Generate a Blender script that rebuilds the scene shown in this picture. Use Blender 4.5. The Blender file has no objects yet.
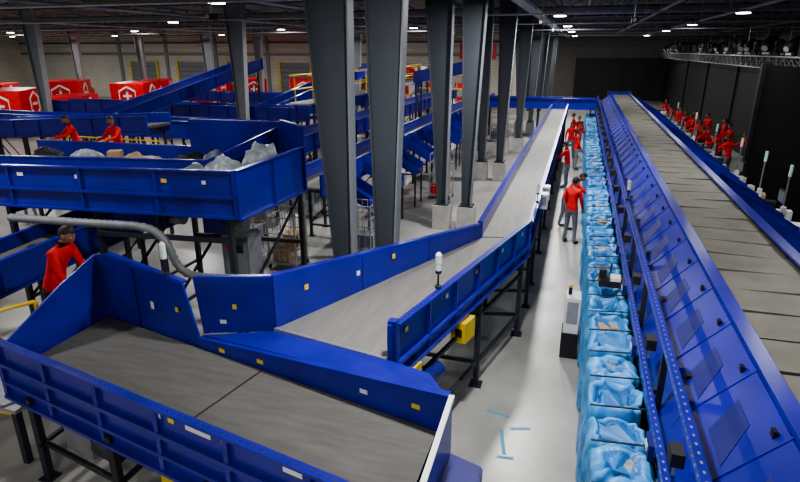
import bpy, bmesh, math, random
from mathutils import Vector, Matrix, noise
random.seed(7)
S = bpy.context.scene
COL = S.collection
try:
    S.view_settings.look = 'AgX - Medium High Contrast'
except Exception as e:
    print(e)

# ---------------------------------------------------------------- materials
def mat(name, col, rough=0.5, metal=0.0, var=0.12, scale=6.0, bump=0.0, bscale=60, emit=0, spec=0.5, stretch=None):
    m = bpy.data.materials.new(name); m.use_nodes = True
    nt = m.node_tree; b = nt.nodes['Principled BSDF']
    b.inputs['Roughness'].default_value = rough
    b.inputs['Metallic'].default_value = metal
    b.inputs['Specular IOR Level'].default_value = spec
    c = (*col, 1)
    if emit:
        b.inputs['Base Color'].default_value = c
        b.inputs['Emission Color'].default_value = c
        b.inputs['Emission Strength'].default_value = emit
        return m
    tc = nt.nodes.new('ShaderNodeTexCoord')
    src = tc.outputs['Object']
    if stretch:
        mp = nt.nodes.new('ShaderNodeMapping'); mp.inputs['Scale'].default_value = stretch
        nt.links.new(src, mp.inputs['Vector']); src = mp.outputs['Vector']
    n = nt.nodes.new('ShaderNodeTexNoise'); n.inputs['Scale'].default_value = scale
    n.inputs['Detail'].default_value = 6
    nt.links.new(src, n.inputs['Vector'])
    r = nt.nodes.new('ShaderNodeValToRGB')
    r.color_ramp.elements[0].position = 0.3; r.color_ramp.elements[1].position = 0.7
    r.color_ramp.elements[0].color = (*[x*(1-var) for x in col], 1)
    r.color_ramp.elements[1].color = (*[min(1, x*(1+var)) for x in col], 1)
    nt.links.new(n.outputs['Fac'], r.inputs['Fac'])
    nt.links.new(r.outputs['Color'], b.inputs['Base Color'])
    if bump:
        n2 = nt.nodes.new('ShaderNodeTexNoise'); n2.inputs['Scale'].default_value = bscale
        nt.links.new(tc.outputs['Object'], n2.inputs['Vector'])
        bp = nt.nodes.new('ShaderNodeBump'); bp.inputs['Strength'].default_value = bump
        nt.links.new(n2.outputs['Fac'], bp.inputs['Height'])
        nt.links.new(bp.outputs['Normal'], b.inputs['Normal'])
    return m

def corrugated(name, col, axis='X', scale=3.0, rough=0.6, strength=0.6):
    m = mat(name, col, rough, var=0.1, scale=0.4)
    nt = m.node_tree; b = nt.nodes['Principled BSDF']
    tc = nt.nodes.new('ShaderNodeTexCoord')
    w = nt.nodes.new('ShaderNodeTexWave'); w.bands_direction = axis
    w.inputs['Scale'].default_value = scale
    nt.links.new(tc.outputs['Object'], w.inputs['Vector'])
    bp = nt.nodes.new('ShaderNodeBump'); bp.inputs['Strength'].default_value = strength
    bp.inputs['Distance'].default_value = 0.1
    nt.links.new(w.outputs['Fac'], bp.inputs['Height'])
    nt.links.new(bp.outputs['Normal'], b.inputs['Normal'])
    return m

BLUE = mat('blue_painted_steel', (0.017, 0.017, 0.29), 0.28, 0.0, 0.2, 2.0)
BLUE2 = mat('blue_painted_steel_dark', (0.010, 0.012, 0.15), 0.45)
BELT = mat('conveyor_belt_rubber', (0.10, 0.097, 0.09), 0.7, 0, 0.16, 5, 0.3, 220, stretch=(.5, 2.5, 1))
BELT2 = mat('conveyor_belt_light', (0.19, 0.182, 0.17), 0.6, 0, 0.12, 4, 0.2, 200, stretch=(3, .4, 1))
TRAY = mat('tray_surface', (0.135, 0.128, 0.108), 0.5, 0, 0.22, 3)
BLACK = mat('black_rubber', (0.012, 0.012, 0.014), 0.6)
DARK = mat('dark_steel', (0.03, 0.034, 0.043), 0.5, 0.3)
GALV = mat('galvanised_steel', (0.40, 0.41, 0.43), 0.4, 0.6)
DUCT = mat('grey_conduit', (0.20, 0.21, 0.23), 0.5, 0.1)
COLM = mat('dark_grey_and_column_shade', (0.055, 0.064, 0.078), 0.5, 0.0, 0.1, 1.0)  # steel grey; on columns the darker tone stands for the shaded faces
COLL = mat('light_grey_and_column_lit', (0.20, 0.22, 0.245), 0.5, 0.0, 0.08, 1.0)  # light grey; on columns it paints the lit right flange
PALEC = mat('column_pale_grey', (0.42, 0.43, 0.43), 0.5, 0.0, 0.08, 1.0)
CONC = mat('concrete_pedestal', (0.45, 0.44, 0.42), 0.85, 0, 0.15, 4)
WHITE = mat('white_plastic', (0.75, 0.76, 0.78), 0.4, 0, 0.03)
YEL = mat('yellow_paint', (0.75, 0.52, 0.03), 0.45)
YELB = mat('yellow_label', (0.8, 0.6, 0.05), 0.5, 0, 0.02)
RED = mat('red_truck_paint', (0.62, 0.010, 0.016), 0.35)
SHIRT = mat('red_shirt_cloth', (0.62, 0.016, 0.016), 0.85, 0, 0.2, 20)
PANTS = mat('grey_trousers', (0.15, 0.16, 0.19), 0.9, 0, 0.2, 20)
PANTS2 = mat('dark_trousers', (0.02, 0.022, 0.03), 0.9, 0, 0.2, 20)
SKIN = mat('skin', (0.30, 0.15, 0.09), 0.55, 0, 0.05, 20)
HAIR = mat('black_hair', (0.012, 0.010, 0.009), 0.6, 0, 0.3, 60)
SHOE = mat('black_shoe', (0.02, 0.02, 0.02), 0.5)
EYEW = mat('eye_white', (0.8, 0.8, 0.78), 0.3, 0, 0.02)
LIP = mat('lip', (0.25, 0.08, 0.07), 0.5, 0, 0.02)
BAG = mat('blue_plastic_bag', (0.085, 0.35, 0.74), 0.42, 0, 0.35, 5, 0.8, 10)
BAG2 = mat('blue_plastic_bag_mouth_shade', (0.04, 0.20, 0.50), 0.5, 0, 0.3, 5, 0.6, 12)  # same plastic, darker: shade inside the bag mouths put into the colour
POLY = mat('clear_plastic_parcel', (0.33, 0.36, 0.41), 0.35, 0, 0.5, 6, 0.7, 14)
GREYP = mat('grey_parcel_bag', (0.17, 0.19, 0.23), 0.4, 0, 0.4, 8, 0.5, 18)
BROWN = mat('cardboard', (0.42, 0.28, 0.15), 0.8)
BWALL = mat('black_wall_cladding', (0.010, 0.011, 0.013), 0.65)
BWALL2 = mat('black_curtain', (0.004, 0.004, 0.005), 0.9, spec=0.1)
GREEN = mat('green_lamp', (0.1, 0.6, 0.2), 0.3, emit=0.6)
LAMP = mat('lamp_lens', (1.0, 0.98, 0.95), 0.3, emit=18)
PAINT = mat('blue_floor_paint', (0.10, 0.32, 0.48), 0.6)
SIGNB = mat('sign_ink', (0.02, 0.02, 0.03), 0.5)

# ---------------------------------------------------------------- builder
class B:
    def __init__(s, name):
        s.name = name; s.bm = bmesh.new(); s.mats = []
    def mi(s, m):
        if m not in s.mats: s.mats.append(m)
        return s.mats.index(m)
    def faces(s, vs, fl, m, smooth=False):
        i = s.mi(m); bv = [s.bm.verts.new(v) for v in vs]
        for f in fl:
            try:
                fc = s.bm.faces.new([bv[k] for k in f]); fc.material_index = i; fc.smooth = smooth
            except ValueError: pass
    def hexa(s, v, m):
        s.faces(v, [(0,3,2,1),(4,5,6,7),(0,1,5,4),(1,2,6,5),(2,3,7,6),(3,0,4,7)], m)
    def box(s, c, d, m, rz=0):
        c = Vector(c); x, y, z = d[0]/2, d[1]/2, d[2]/2
        R = Matrix.Rotation(rz, 3, 'Z')
        s.hexa([c+R@Vector(p) for p in [(-x,-y,-z),(x,-y,-z),(x,y,-z),(-x,y,-z),(-x,-y,z),(x,-y,z),(x,y,z),(-x,y,z)]], m)
    def beam(s, p, q, w, h, m):
        p, q = Vector(p), Vector(q); a = (q-p)
        if a.length < 1e-5: return
        a.normalize()
        up = Vector((0,0,1)) if abs(a.z) < 0.95 else Vector((0,1,0))
        sd = a.cross(up).normalized(); u = sd.cross(a).normalized()
        sd *= w/2; u *= h/2
        s.hexa([p-sd-u, p+sd-u, q+sd-u, q-sd-u, p-sd+u, p+sd+u, q+sd+u, q-sd+u], m)
    def plate(s, pts, t, m):
        pts = [Vector(p) for p in pts]; n = len(pts)
        nr = Vector((0,0,0))
        for i in range(n): nr += (pts[i]-pts[0]).cross(pts[(i+1)%n]-pts[0])
        nr.normalize(); nr *= t/2
        vs = [p-nr for p in pts]+[p+nr for p in pts]
        fl = [tuple(reversed(range(n))), tuple(range(n, 2*n))]
        for i in range(n): fl.append((i, (i+1)%n, n+(i+1)%n, n+i))
        s.faces(vs, fl, m)
    def tube(s, pts, rs, m, n=10, smooth=True, flat=1.0):
        pts = [Vector(p) for p in pts]
        vs = []; prev = None
        for i, p in enumerate(pts):
            a = (pts[min(i+1, len(pts)-1)]-pts[max(i-1, 0)]).normalized()
            ref = Vector((0,0,1)) if abs(a.z) < 0.9 else Vector((0,1,0))
            if prev is not None:
                x = (prev - a*prev.dot(a))
                if x.length < 1e-4: x = a.cross(ref)
                x.normalize()
            else: x = a.cross(ref).normalized()
            prev = x; y = a.cross(x)
            r = rs[i] if isinstance(rs, (list, tuple)) else rs
            for k in range(n):
                t = 2*math.pi*k/n
                vs.append(p + x*math.cos(t)*r + y*math.sin(t)*r*flat)
        fl = []
        for i in range(len(pts)-1):
            for k in range(n):
                fl.append((i*n+k, i*n+(k+1)%n, (i+1)*n+(k+1)%n, (i+1)*n+k))
        s.faces(vs, fl+[tuple(reversed(range(n))), tuple(range((len(pts)-1)*n, len(pts)*n))], m, smooth)
    def cyl(s, p, q, r, m, n=12, r2=None):
        s.tube([p, q], [r, r if r2 is None else r2], m, n, smooth=False)
    def ell(s, c, r, m, nu=14, nv=9):
        c = Vector(c); vs = []
        for j in range(nv+1):
            ph = math.pi*j/nv
            for i in range(nu):
                t = 2*math.pi*i/nu
                vs.append(c+Vector((r[0]*math.sin(ph)*math.cos(t), r[1]*math.sin(ph)*math.sin(t), r[2]*math.cos(ph))))
        fl = []
        for j in range(nv):
            for i in range(nu):
                fl.append((j*nu+i, (j+1)*nu+i, (j+1)*nu+(i+1)%nu, j*nu+(i+1)%nu))
        s.faces(vs, fl, m, True)
    def mesh(s, origin=None):
        if origin is None:
            xs = [v.co for v in s.bm.verts]
            lo = Vector([min(v[i] for v in xs) for i in range(3)]); hi = Vector([max(v[i] for v in xs) for i in range(3)])
            origin = Vector(((lo.x+hi.x)/2, (lo.y+hi.y)/2, lo.z))
        origin = Vector(origin)
        bmesh.ops.translate(s.bm, verts=s.bm.verts, vec=-origin)
        bmesh.ops.remove_doubles(s.bm, verts=s.bm.verts, dist=1e-6)
        bmesh.ops.recalc_face_normals(s.bm, faces=s.bm.faces)
        me = bpy.data.meshes.new(s.name); s.bm.to_mesh(me); s.bm.free()
        for m in s.mats: me.materials.append(m)
        return me, origin
    def done(s, origin=None, bevel=0):
        me, o = s.mesh(origin)
        ob = bpy.data.objects.new(s.name, me); ob.location = o; COL.objects.link(ob)
        if bevel:
            md = ob.modifiers.new('bevel', 'BEVEL'); md.width = bevel; md.segments = 2; md.limit_method = 'ANGLE'
        return ob

def inst(ob_or_me, name, loc, rz=0, sc=1):
    me = ob_or_me.data if hasattr(ob_or_me, 'data') else ob_or_me
    o = bpy.data.objects.new(name, me); o.location = loc; o.rotation_euler = (0, 0, rz); o.scale = (sc,)*3
    COL.objects.link(o); return o

# ---------------------------------------------------------------- room shell
CEIL = 7.1
XL, XR, YF, YB = -62, 24, -7, 66
FLOORM = mat('polished_concrete', (0.34, 0.335, 0.315), 0.30, 0, 0.22, 0.9, 0.05, 30)
b = B('floor'); b.box(((XL+XR)/2, (YF+YB)/2, -0.1), (XR-XL, YB-YF, 0.2), FLOORM); b.done((0,0,0))
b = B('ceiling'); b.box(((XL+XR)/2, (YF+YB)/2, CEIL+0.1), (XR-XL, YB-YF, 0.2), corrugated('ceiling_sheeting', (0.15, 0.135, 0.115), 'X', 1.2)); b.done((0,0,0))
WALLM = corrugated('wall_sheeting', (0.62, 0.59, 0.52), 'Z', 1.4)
b = B('wall_left'); b.box((XL-0.1, 22, CEIL/2), (0.2, 60, CEIL), WALLM); b.done((0,0,0))
b = B('wall_back'); b.box((-34, 52.1, CEIL/2), (56, 0.2, CEIL), WALLM)
for x in range(-60, -8, 6): b.box((x, 51.95, CEIL/2), (0.35, 0.15, CEIL), COLL)
b.beam((-62, 51.95, 4.6), (-6, 51.95, 4.6), 0.12, 0.25, COLL)
b.beam((-62, 51.95, 5.7), (-6, 51.95, 5.7), 0.12, 0.12, DARK)
b.done((0,0,0))
for i, x in enumerate((-45, -39, -33, -27, -21, -15)):
    b = B('door_%d' % (i+1)); b.box((x, 51.93, 1.9), (3.2, .1, 3.8), COLL)
    for z in range(1, 8): b.box((x, 51.86, z*.48), (3.1, .03, .03), DARK)
    for sx in (-1.7, 1.7): b.box((x+sx, 51.88, 1.95), (.18, .18, 3.9), YEL)
    b.done()
b = B('wall_return'); b.box((-6, 59, CEIL/2), (0.2, 14, CEIL), WALLM); b.done((0,0,0))
b = B('wall_far'); b.box((9, YB+0.1, CEIL/2), (30, 0.2, CEIL), corrugated('wall_far_sheet', (0.22, 0.21, 0.2), 'Z', 1.4)); b.done((0,0,0))
b = B('wall_front'); b.box(((XL+XR)/2, YF-0.1, CEIL/2), (XR-XL, 0.2, CEIL), corrugated('wall_front_sheet', (0.3, 0.3, 0.29), 'Z', 1.4)); b.done((0,0,0))
b = B('wall_right'); b.box((XR+0.1, 30, CEIL/2), (0.2, 74, CEIL), corrugated('wall_right_sheet', (0.25, 0.24, 0.23), 'Z', 1.4)); b.done((0,0,0))
b = B('wall_black_side')
b.box((8.1, 45, 2.1), (0.2, 40, 4.2), BWALL)
for y in range(26, 64, 8): b.box((7.95, y+1.5, 2.1), (0.12, 0.35, 4.2), BLACK)
b.box((6.3, 10.8, 2.25), (.2, 26, 4.5), BWALL2); b.box((6.22, 23.8, 2.28), (.3, .25, 4.56), DARK); b.box((7.3, 24.4, 2.1), (1.9, .2, 4.2), BWALL2)
b.done((0,0,0))
b = B('wall_black_end'); b.box((3.6, 65, 2.1), (8.8, 0.2, 4.2), BWALL)
for x in (0, 2, 4, 6): b.box((x, 64.85, 2.1), (0.08, 0.1, 4.2), BLACK)
b.done((0,0,0))

for i, y in enumerate([8.4, 15.6, 22.6, 29.6, 36.6, 43.6, 50.6, 58]):
    b = B('roof_truss')
    x0, x1 = (XL+.3 if y < 51 else -5.5), XR-.3
    b.beam((x0, y, 6.9), (x1, y, 6.9), 0.12, 0.12, COLM)
    b.beam((x0, y, 6.38), (x1, y, 6.38), 0.12, 0.12, COLL)
    n = int((x1-x0)/0.9)
    for k in range(n):
        xa = x0+(x1-x0)*k/n; xb = x0+(x1-x0)*(k+1)/n
        b.beam((xa, y, 6.4 if k % 2 else 6.88), (xb, y, 6.88 if k % 2 else 6.4), 0.05, 0.05, COLL)
    b.done()
b = B('roof_purlins')
for x in range(-60, 24, 3): b.beam((x, YF+.1, 7.03), (x, YB-.2 if x > -5 else 51.8, 7.03), 0.1, 0.12, GALV)
b.done()
b = B('sprinkler_pipes')
for x, z in ((-24, 6.2), (-14, 6.2), (-7.9, 6.15), (2.2, 6.2), (4.2, 6.1), (8.7, 6.2), (14, 6.2)):
    b.cyl((x, YF+.2, z), (x, 51.5, z), 0.05, GALV, 8)
    for y in range(-4, 50, 5): b.cyl((x, y, z), (x, y, 6.95), 0.015, GALV, 6)
for y in (12, 19, 26, 33.8, 40, 47): b.cyl((-50, y, 6.05), (20, y, 6.05), 0.035, GALV, 6)
b.done()
b = B('ventilation_duct')
b.cyl((11, 5, 5.55), (11, 60, 5.55), .4, COLL, 20)
for y in range(6, 60, 3): b.cyl((11, y, 5.55), (11, y+.08, 5.55), .43, GALV, 20)
for y in range(10, 60, 6): b.cyl((11, y, 5.9), (11, y, 7.0), .02, GALV, 6)
b.done()
b = B('cable_tray')
b.beam((-1.75, 0, 6.2), (-1.75, 62, 6.2), 0.30, 0.03, GALV)
b.beam((-1.91, 0, 6.25), (-1.91, 62, 6.25), 0.02, 0.10, WHITE); b.beam((-1.59, 0, 6.25), (-1.59, 62, 6.25), 0.02, 0.10, WHITE)
for y in range(1, 62, 3):
    b.cyl((-1.93, y, 6.18), (-1.93, y, 7.08), .01, GALV, 6); b.cyl((-1.57, y, 6.18), (-1.57, y, 7.08), .01, GALV, 6)
b.done()
b = B('hanging_camera')
b.cyl((0,0,0), (0,0,1.3), .02, GALV, 8); b.box((0,0,-.05), (.14,.3,.14), BLACK); b.cyl((0,-.15,-.05), (0,-.2,-.05), .05, GALV)
hcm, _ = b.mesh((0,0,-.12))
for (x, y) in ((-8.8, 12.7), (-1.3, 18), (-1.3, 25), (-1.3, 31), (1.2, 17.5), (-22, 27)): inst(hcm, 'hanging_camera', (x, y, 5.7))

lb = B('high_bay_lamp')
lb.cyl((0,0,0.0), (0,0,0.18), 0.24, DARK, 16, 0.10); lb.cyl((0,0,0.18), (0,0,0.34), 0.09, DARK, 12)
lb.cyl((0,0,0.34), (0,0,0.8), 0.012, GALV, 6)
lb.cyl((0,0,-0.025), (0,0,0.0), 0.22, LAMP, 16)
lme, _ = lb.mesh((0,0,0))
for x in (-52, -40, -29, -18, -9.5, -1.0, 5.0, 15):
    for y in (-3, 5.5, 14, 23, 33, 43, 56):
        if y > 50 and x < -5: continue
        inst(lme, 'high_bay_lamp', (x, y, 6.2))
        L = bpy.data.lights.new('lamp_light', 'AREA'); L.shape = 'DISK'; L.size = 0.4; L.energy = 240
        L.color = (1.0, 0.985, 0.96)
        if x > 3: L.energy = 95
        if x == -1.0: L.energy = 430
        if x == -1.0 and y < 10: L.energy = 330
        if x < -1 and y > 30: L.energy = 330
        if y < 10 and x < -1: L.energy = 190
        o = bpy.data.objects.new('lamp_light', L); o.location = (x, y, 6.16); COL.objects.link(o)

W = bpy.data.worlds.new('World'); S.world = W; W.use_nodes = True
W.node_tree.nodes['Background'].inputs[0].default_value = (0.5, 0.55, 0.65, 1)
W.node_tree.nodes['Background'].inputs[1].default_value = 0.2

# ---------------------------------------------------------------- columns
def column(x, y, s=1.0, web=COLM, fl=COLL, tl=.36, tr=.36):  # web darker, right flange lighter: lamp light put into the colours
    b = B('steel_column')
    zb, zt = 0.75, 7.0
    wb = 0.12*s; tl *= s; tr *= s; fy = 0.12*s
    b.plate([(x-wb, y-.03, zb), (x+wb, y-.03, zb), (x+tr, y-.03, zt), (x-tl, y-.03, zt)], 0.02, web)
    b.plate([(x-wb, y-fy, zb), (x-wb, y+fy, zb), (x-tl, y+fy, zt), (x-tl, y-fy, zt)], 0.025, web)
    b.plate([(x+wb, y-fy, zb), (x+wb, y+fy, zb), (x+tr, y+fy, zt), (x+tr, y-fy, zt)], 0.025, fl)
    b.box((x, y, 0.74), (0.42, 0.38, 0.03), DARK)
    b.box((x, y, 0.36), (0.48, 0.46, 0.73), CONC)
    for dx in (-.17, .17):
        for dy in (-.15, .15): b.cyl((x+dx, y+dy, .74), (x+dx, y+dy, .80), 0.015, GALV, 6)
    return b.done(bevel=0)
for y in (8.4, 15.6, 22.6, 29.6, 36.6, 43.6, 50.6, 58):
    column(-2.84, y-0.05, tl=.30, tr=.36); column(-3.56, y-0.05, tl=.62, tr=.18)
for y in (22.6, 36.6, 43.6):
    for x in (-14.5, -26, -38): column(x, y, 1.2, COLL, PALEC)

# ---------------------------------------------------------------- generic belt conveyor
def wallseg(b, p, q, lo, hi, out, m=BLUE, hi2=None, lo2=None, rib=1.0, perf=False):
    p, q = Vector(p), Vector(q); hi2 = hi if hi2 is None else hi2; lo2 = lo if lo2 is None else lo2
    Z = Vector((0,0,1))
    b.plate([p-Z*lo, q-Z*lo2, q+Z*hi2, p+Z*hi], 0.025, m)
    o = out*0.035
    b.beam(p+Z*hi+o, q+Z*hi2+o, 0.09, 0.03, m)
    b.beam(p-Z*lo+o, q-Z*lo2+o, 0.09, 0.04, m)
    ln = (q-p).length; n = max(1, int(ln/rib))
    for i in range(n+1):
        t = i/n; c = p.lerp(q, t); h = hi+(hi2-hi)*t; l = lo+(lo2-lo)*t
        b.beam(c-Z*l+o*0.9, c+Z*h+o*0.9, 0.05, 0.05, m)
    if perf:
        d = (q-p).normalized(); k = int(ln/0.075)
        for i in range(k):
            t = (i+.5)/k; c = p.lerp(q, t); h = hi+(hi2-hi)*t
            c2 = c+Z*(h+0.0165)+o
            b.plate([c2-d*.012-out*.012, c2+d*.012-out*.012, c2+d*.012+out*.012, c2-d*.012+out*.012], 0.002, SIGNB)
            c3 = c+Z*(h-.06)+out*0.014
            b.plate([c3-d*.012-Z*.01, c3+d*.012-Z*.01, c3+d*.012+Z*.01, c3-d*.012+Z*.01], 0.003, GALV)

def conveyor(name, L, R, wl=0.3, wr=0.3, lo=0.22, beltm=BELT2, leg=2.0, legs=True, wl2=None, wr2=None, perf=False, build=True, brace=True):
    b = B(name)
    L = [Vector(p) for p in L]; R = [Vector(p) for p in R]; n = len(L)
    for i in range(n-1):
        b.plate([L[i], R[i], R[i+1], L[i+1]], 0.02, beltm)
        dn = Vector((0,0,-0.1))
        b.plate([L[i]+dn, R[i]+dn, R[i+1]+dn, L[i+1]+dn], 0.02, DARK)
        for P, w, w2, sg in ((L, wl, wl2, -1), (R, wr, wr2, 1)):
            if w <= 0: continue
            d = (P[i+1]-P[i]).normalized(); out = Vector((d.y, -d.x, 0)).normalized()
            other = (R if P is L else L)[i]
            if out.dot(other-P[i]) > 0: out = -out
            a = w; c = w if w2 is None else w2
            ha = a+(c-a)*i/(n-1); hb = a+(c-a)*(i+1)/(n-1)
            wallseg(b, P[i], P[i+1], lo, ha, out, hi2=hb, perf=perf)
        if legs:
            ln = ((L[i+1]-L[i]).length+(R[i+1]-R[i]).length)/2; k = max(1, int(ln/leg))
            for j in range(k+1):
                if j == 0 and i > 0: continue
                t = min(max(j/k, 0.04), 0.96)
                a = L[i].lerp(L[i+1], t); c = R[i].lerp(R[i+1], t)
                z = min(a.z, c.z)-lo
                for pp in (a, c):
                    b.beam((pp.x, pp.y, 0.02), (pp.x, pp.y, z), 0.07, 0.07, DARK)
                    b.box((pp.x, pp.y, 0.01), (0.16, 0.16, 0.02), DARK)
                b.beam((a.x, a.y, z-0.04), (c.x, c.y, z-0.04), 0.06, 0.07, DARK)
                b.beam((a.x, a.y, 0.35), (c.x, c.y, 0.35), 0.05, 0.05, DARK)
                if brace: b.beam((a.x, a.y, 0.4), (c.x, c.y, z-0.1), 0.03, 0.03, DARK)
    b.cyl(L[0]-Vector((0,0,.05)), R[0]-Vector((0,0,.05)), 0.05, DARK)
    b.cyl(L[-1]-Vector((0,0,.05)), R[-1]-Vector((0,0,.05)), 0.05, DARK)
    return b.done() if build else b

def sticker(b, p, d, w, h, m, out):
    p = Vector(p); d = Vector(d).normalized(); Z = Vector((0,0,1)); o = Vector(out).normalized()*0.016
    b.plate([p-d*w/2-Z*h/2+o, p+d*w/2-Z*h/2+o, p+d*w/2+Z*h/2+o, p-d*w/2+Z*h/2+o], 0.003, m)

# --- near feed conveyor (A)
b = B('feeder_belt_conveyor')
zb = 1.55
bl = [(-5.85, 4.25, zb), (-1.0, 3.35, zb), (-1.0, 4.36, zb), (-5.85, 5.40, zb)]
b.plate(bl, 0.03, BELT)
b.plate([(x, y, z-0.2) for x, y, z in bl], 0.03, DARK)
b.plate([(-3.35, 3.80, zb+.017), (-3.33, 3.80, zb+.017), (-3.13, 4.82, zb+.017), (-3.15, 4.82, zb+.017)], .003, BLACK)
p, q = Vector((-6.25, 4.17, zb)), Vector((-0.9, 3.14, zb))
out = Vector((q-p)).normalized(); out = Vector((out.y, -out.x, 0))
wallseg(b, p, q, 0.5, 0.25, out, rib=.9, perf=True)
dd = (q-p).normalized()
b.beam(p+out*0.04-Vector((0,0,.06)), q+out*0.04-Vector((0,0,.06)), 0.05, 0.05, BLUE)
b.beam(p+out*0.04-Vector((0,0,.30)), q+out*0.04-Vector((0,0,.30)), 0.05, 0.04, BLUE)
for t, w, m in ((.50, .10, WHITE), (.535, .08, YELB), (.60, .32, WHITE), (.66, .07, YELB), (.80, .2, WHITE)):
    sticker(b, p.lerp(q, t)+Vector((0,0,.14))+out*.002, dd, w, .05, m, out)
p, q = Vector((-4.15, 5.06, zb)), Vector((-0.9, 4.38, zb))
out2 = -out
wallseg(b, p, q, 0.5, 0.12, out2, hi2=0.40, rib=1.6)
for t, m in ((.12, YELB), (.3, YELB), (.72, WHITE), (.9, YELB)):
    sticker(b, p.lerp(q, t)+Vector((0,0,.06+.15*t)), (q-p), .09, .05, m, -out2)
b.plate([(-5.95, 5.46, 1.1), (-4.15, 5.08, 1.1), (-4.15, 5.08, 1.72), (-4.33, 5.12, 2.36), (-5.75, 5.42, 2.47), (-5.95, 5.46, 2.42)], 0.025, BLUE)
b.beam((-5.75, 5.46, 2.47), (-4.33, 5.16, 2.36), 0.07, 0.03, BLUE)
for x in (-5.2,): b.beam((x, 5.27, 1.56), (x, 5.27, 2.42), 0.012, 0.012, BLUE2)
sticker(b, (-4.9, 5.22, 1.95), (1, -.2, 0), .06, .1, WHITE, (-.2, -1, 0)); sticker(b, (-4.45, 5.12, 2.0), (1, -.2, 0), .05, .06, YELB, (-.2, -1, 0))
b.plate([(-5.97, 5.46, 1.1), (-5.97, 5.46, 2.43), (-6.02, 4.9, 2.2), (-6.07, 4.12, 1.8), (-6.07, 4.12, 1.1)], 0.025, BLUE)
b.plate([(-0.88, 3.14, .95), (-0.88, 4.4, .95), (-0.88, 4.4, 1.95), (-0.88, 3.14, 1.80)], 0.03, BLUE)
b.beam((-0.87, 3.14, 1.81), (-0.87, 4.4, 1.96), 0.05, 0.02, WHITE)
b.plate([(-0.86, 3.2, 1.3), (-0.55, 3.3, 1.3), (-0.55, 4.3, 1.3), (-0.86, 4.4, 1.3)], 0.03, BLUE2)
b.plate([(-0.55, 3.3, .7), (-0.55, 4.3, .7), (-0.55, 4.3, 1.3), (-0.55, 3.3, 1.3)], 0.03, BLUE2)
for x in (-5.8, -4.4, -3.0, -1.7):
    ya = 4.1-(x+6.25)*.19; yb = ya+1.0
    for y in (ya+.05, yb):
        b.beam((x, y, .02), (x, y, 1.15), 0.08, 0.08, DARK); b.box((x, y, .01), (.18, .18, .02), DARK)
    b.beam((x, ya, .5), (x, yb, .5), .05, .05, DARK); b.beam((x, ya, 1.1), (x, yb, 1.1), .06, .08, DARK)
b.beam((-5.8, 4.1, .5), (-1.7, 3.3, .5), .05, .05, DARK)
b.box((-5.1, 4.15, .75), (.5, .3, .35), DUCT, -.2); b.cyl((-4.85, 4.05, .75), (-4.5, 3.97, .75), .12, DARK)
b.box((-3.7, 3.95, .7), (.3, .25, .4), YEL, -.2); b.box((-2.4, 3.7, .75), (.4, .25, .3), BLUE2, -.2)
b.done()

# --- merge conveyor (B)
b = B('merge_belt_conveyor')
zm = 1.80
Lp = [Vector((-3.25, 5.36, zm)), Vector((-1.46, 9.55, zm))]
Rp = [Vector((-1.74, 5.10, zm)), Vector((-0.66, 9.75, zm))]
b.plate([Lp[0], Rp[0], Rp[1], Lp[1]], 0.02, BELT2)
b.plate([v-Vector((0,0,.14)) for v in (Lp[0], Rp[0], Rp[1], Lp[1])], 0.02, DARK)
b.beam(Lp[0]+Vector((0,-.02,0)), Rp[0]+Vector((0,-.02,0)), .05, .05, GALV)
d = (Lp[1]-Lp[0]).normalized(); o = Vector((-d.y, d.x, 0))
wallseg(b, Lp[0], Lp[1], .25, .68, o, hi2=.25, rib=1.4)
for t in (.33, .66):
    c = Lp[0].lerp(Lp[1], t)-o*.015
    b.beam(c, c+Vector((0,0,.66-.43*t)), .012, .012, BLUE2)
b.plate([(-4.12, 5.14, 1.72), (-3.27, 5.34, 1.78), (-3.27, 5.34, 2.48), (-4.2, 5.16, 2.42)], .025, BLUE)
b.beam((-4.2, 5.19, 2.42), (-3.27, 5.38, 2.48), .07, .03, BLUE)
for (x, y, z, m) in ((-3.06, 5.8, 2.2, YELB), (-2.7, 6.65, 2.1, WHITE), (-2.4, 7.3, 2.15, YELB)):
    sticker(b, (x+.01, y, z), d, .06, .07, m, -o)
sticker(b, (-3.7, 5.22, 2.1), (1, .2, 0), .05, .06, YELB, (.2, -1, 0)); sticker(b, (-3.85, 5.18, 1.9), (1, .2, 0), .08, .05, WHITE, (.2, -1, 0))
b.plate([(-4.1, 5.1, 1.70), (-0.95, 4.44, 1.93), (-1.2, 4.85, 1.86), (-1.74, 5.07, 1.80), (-3.25, 5.32, 1.78)], .02, BLUE)
dr = (Rp[1]-Rp[0]).normalized(); orr = Vector((dr.y, -dr.x, 0))
s0 = Rp[0].lerp(Rp[1], 0.03)
wallseg(b, s0, Rp[1], .30, .36, orr, rib=.75, perf=True)
b.beam(s0+orr*.05-Vector((0,0,.12)), Rp[1]+orr*.05-Vector((0,0,.12)), .05, .04, BLUE)
b.plate([s0+Vector((0,0,.39)), s0+Vector((-.02,-.12,.39)), s0+Vector((-.02,-.12,-.3)), s0+Vector((0,0,-.3))], .04, BLUE)
b.beam(s0+Vector((0,-.02,-.5)), s0+Vector((0,-.02,.42)), .10, .10, BLUE)
for t in (.08, .3, .5, .72, .92):
    sticker(b, Rp[0].lerp(Rp[1], t)+orr*.01+Vector((0,0,.2)), dr, .07, .06, random.choice([WHITE, YELB]), orr)
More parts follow.
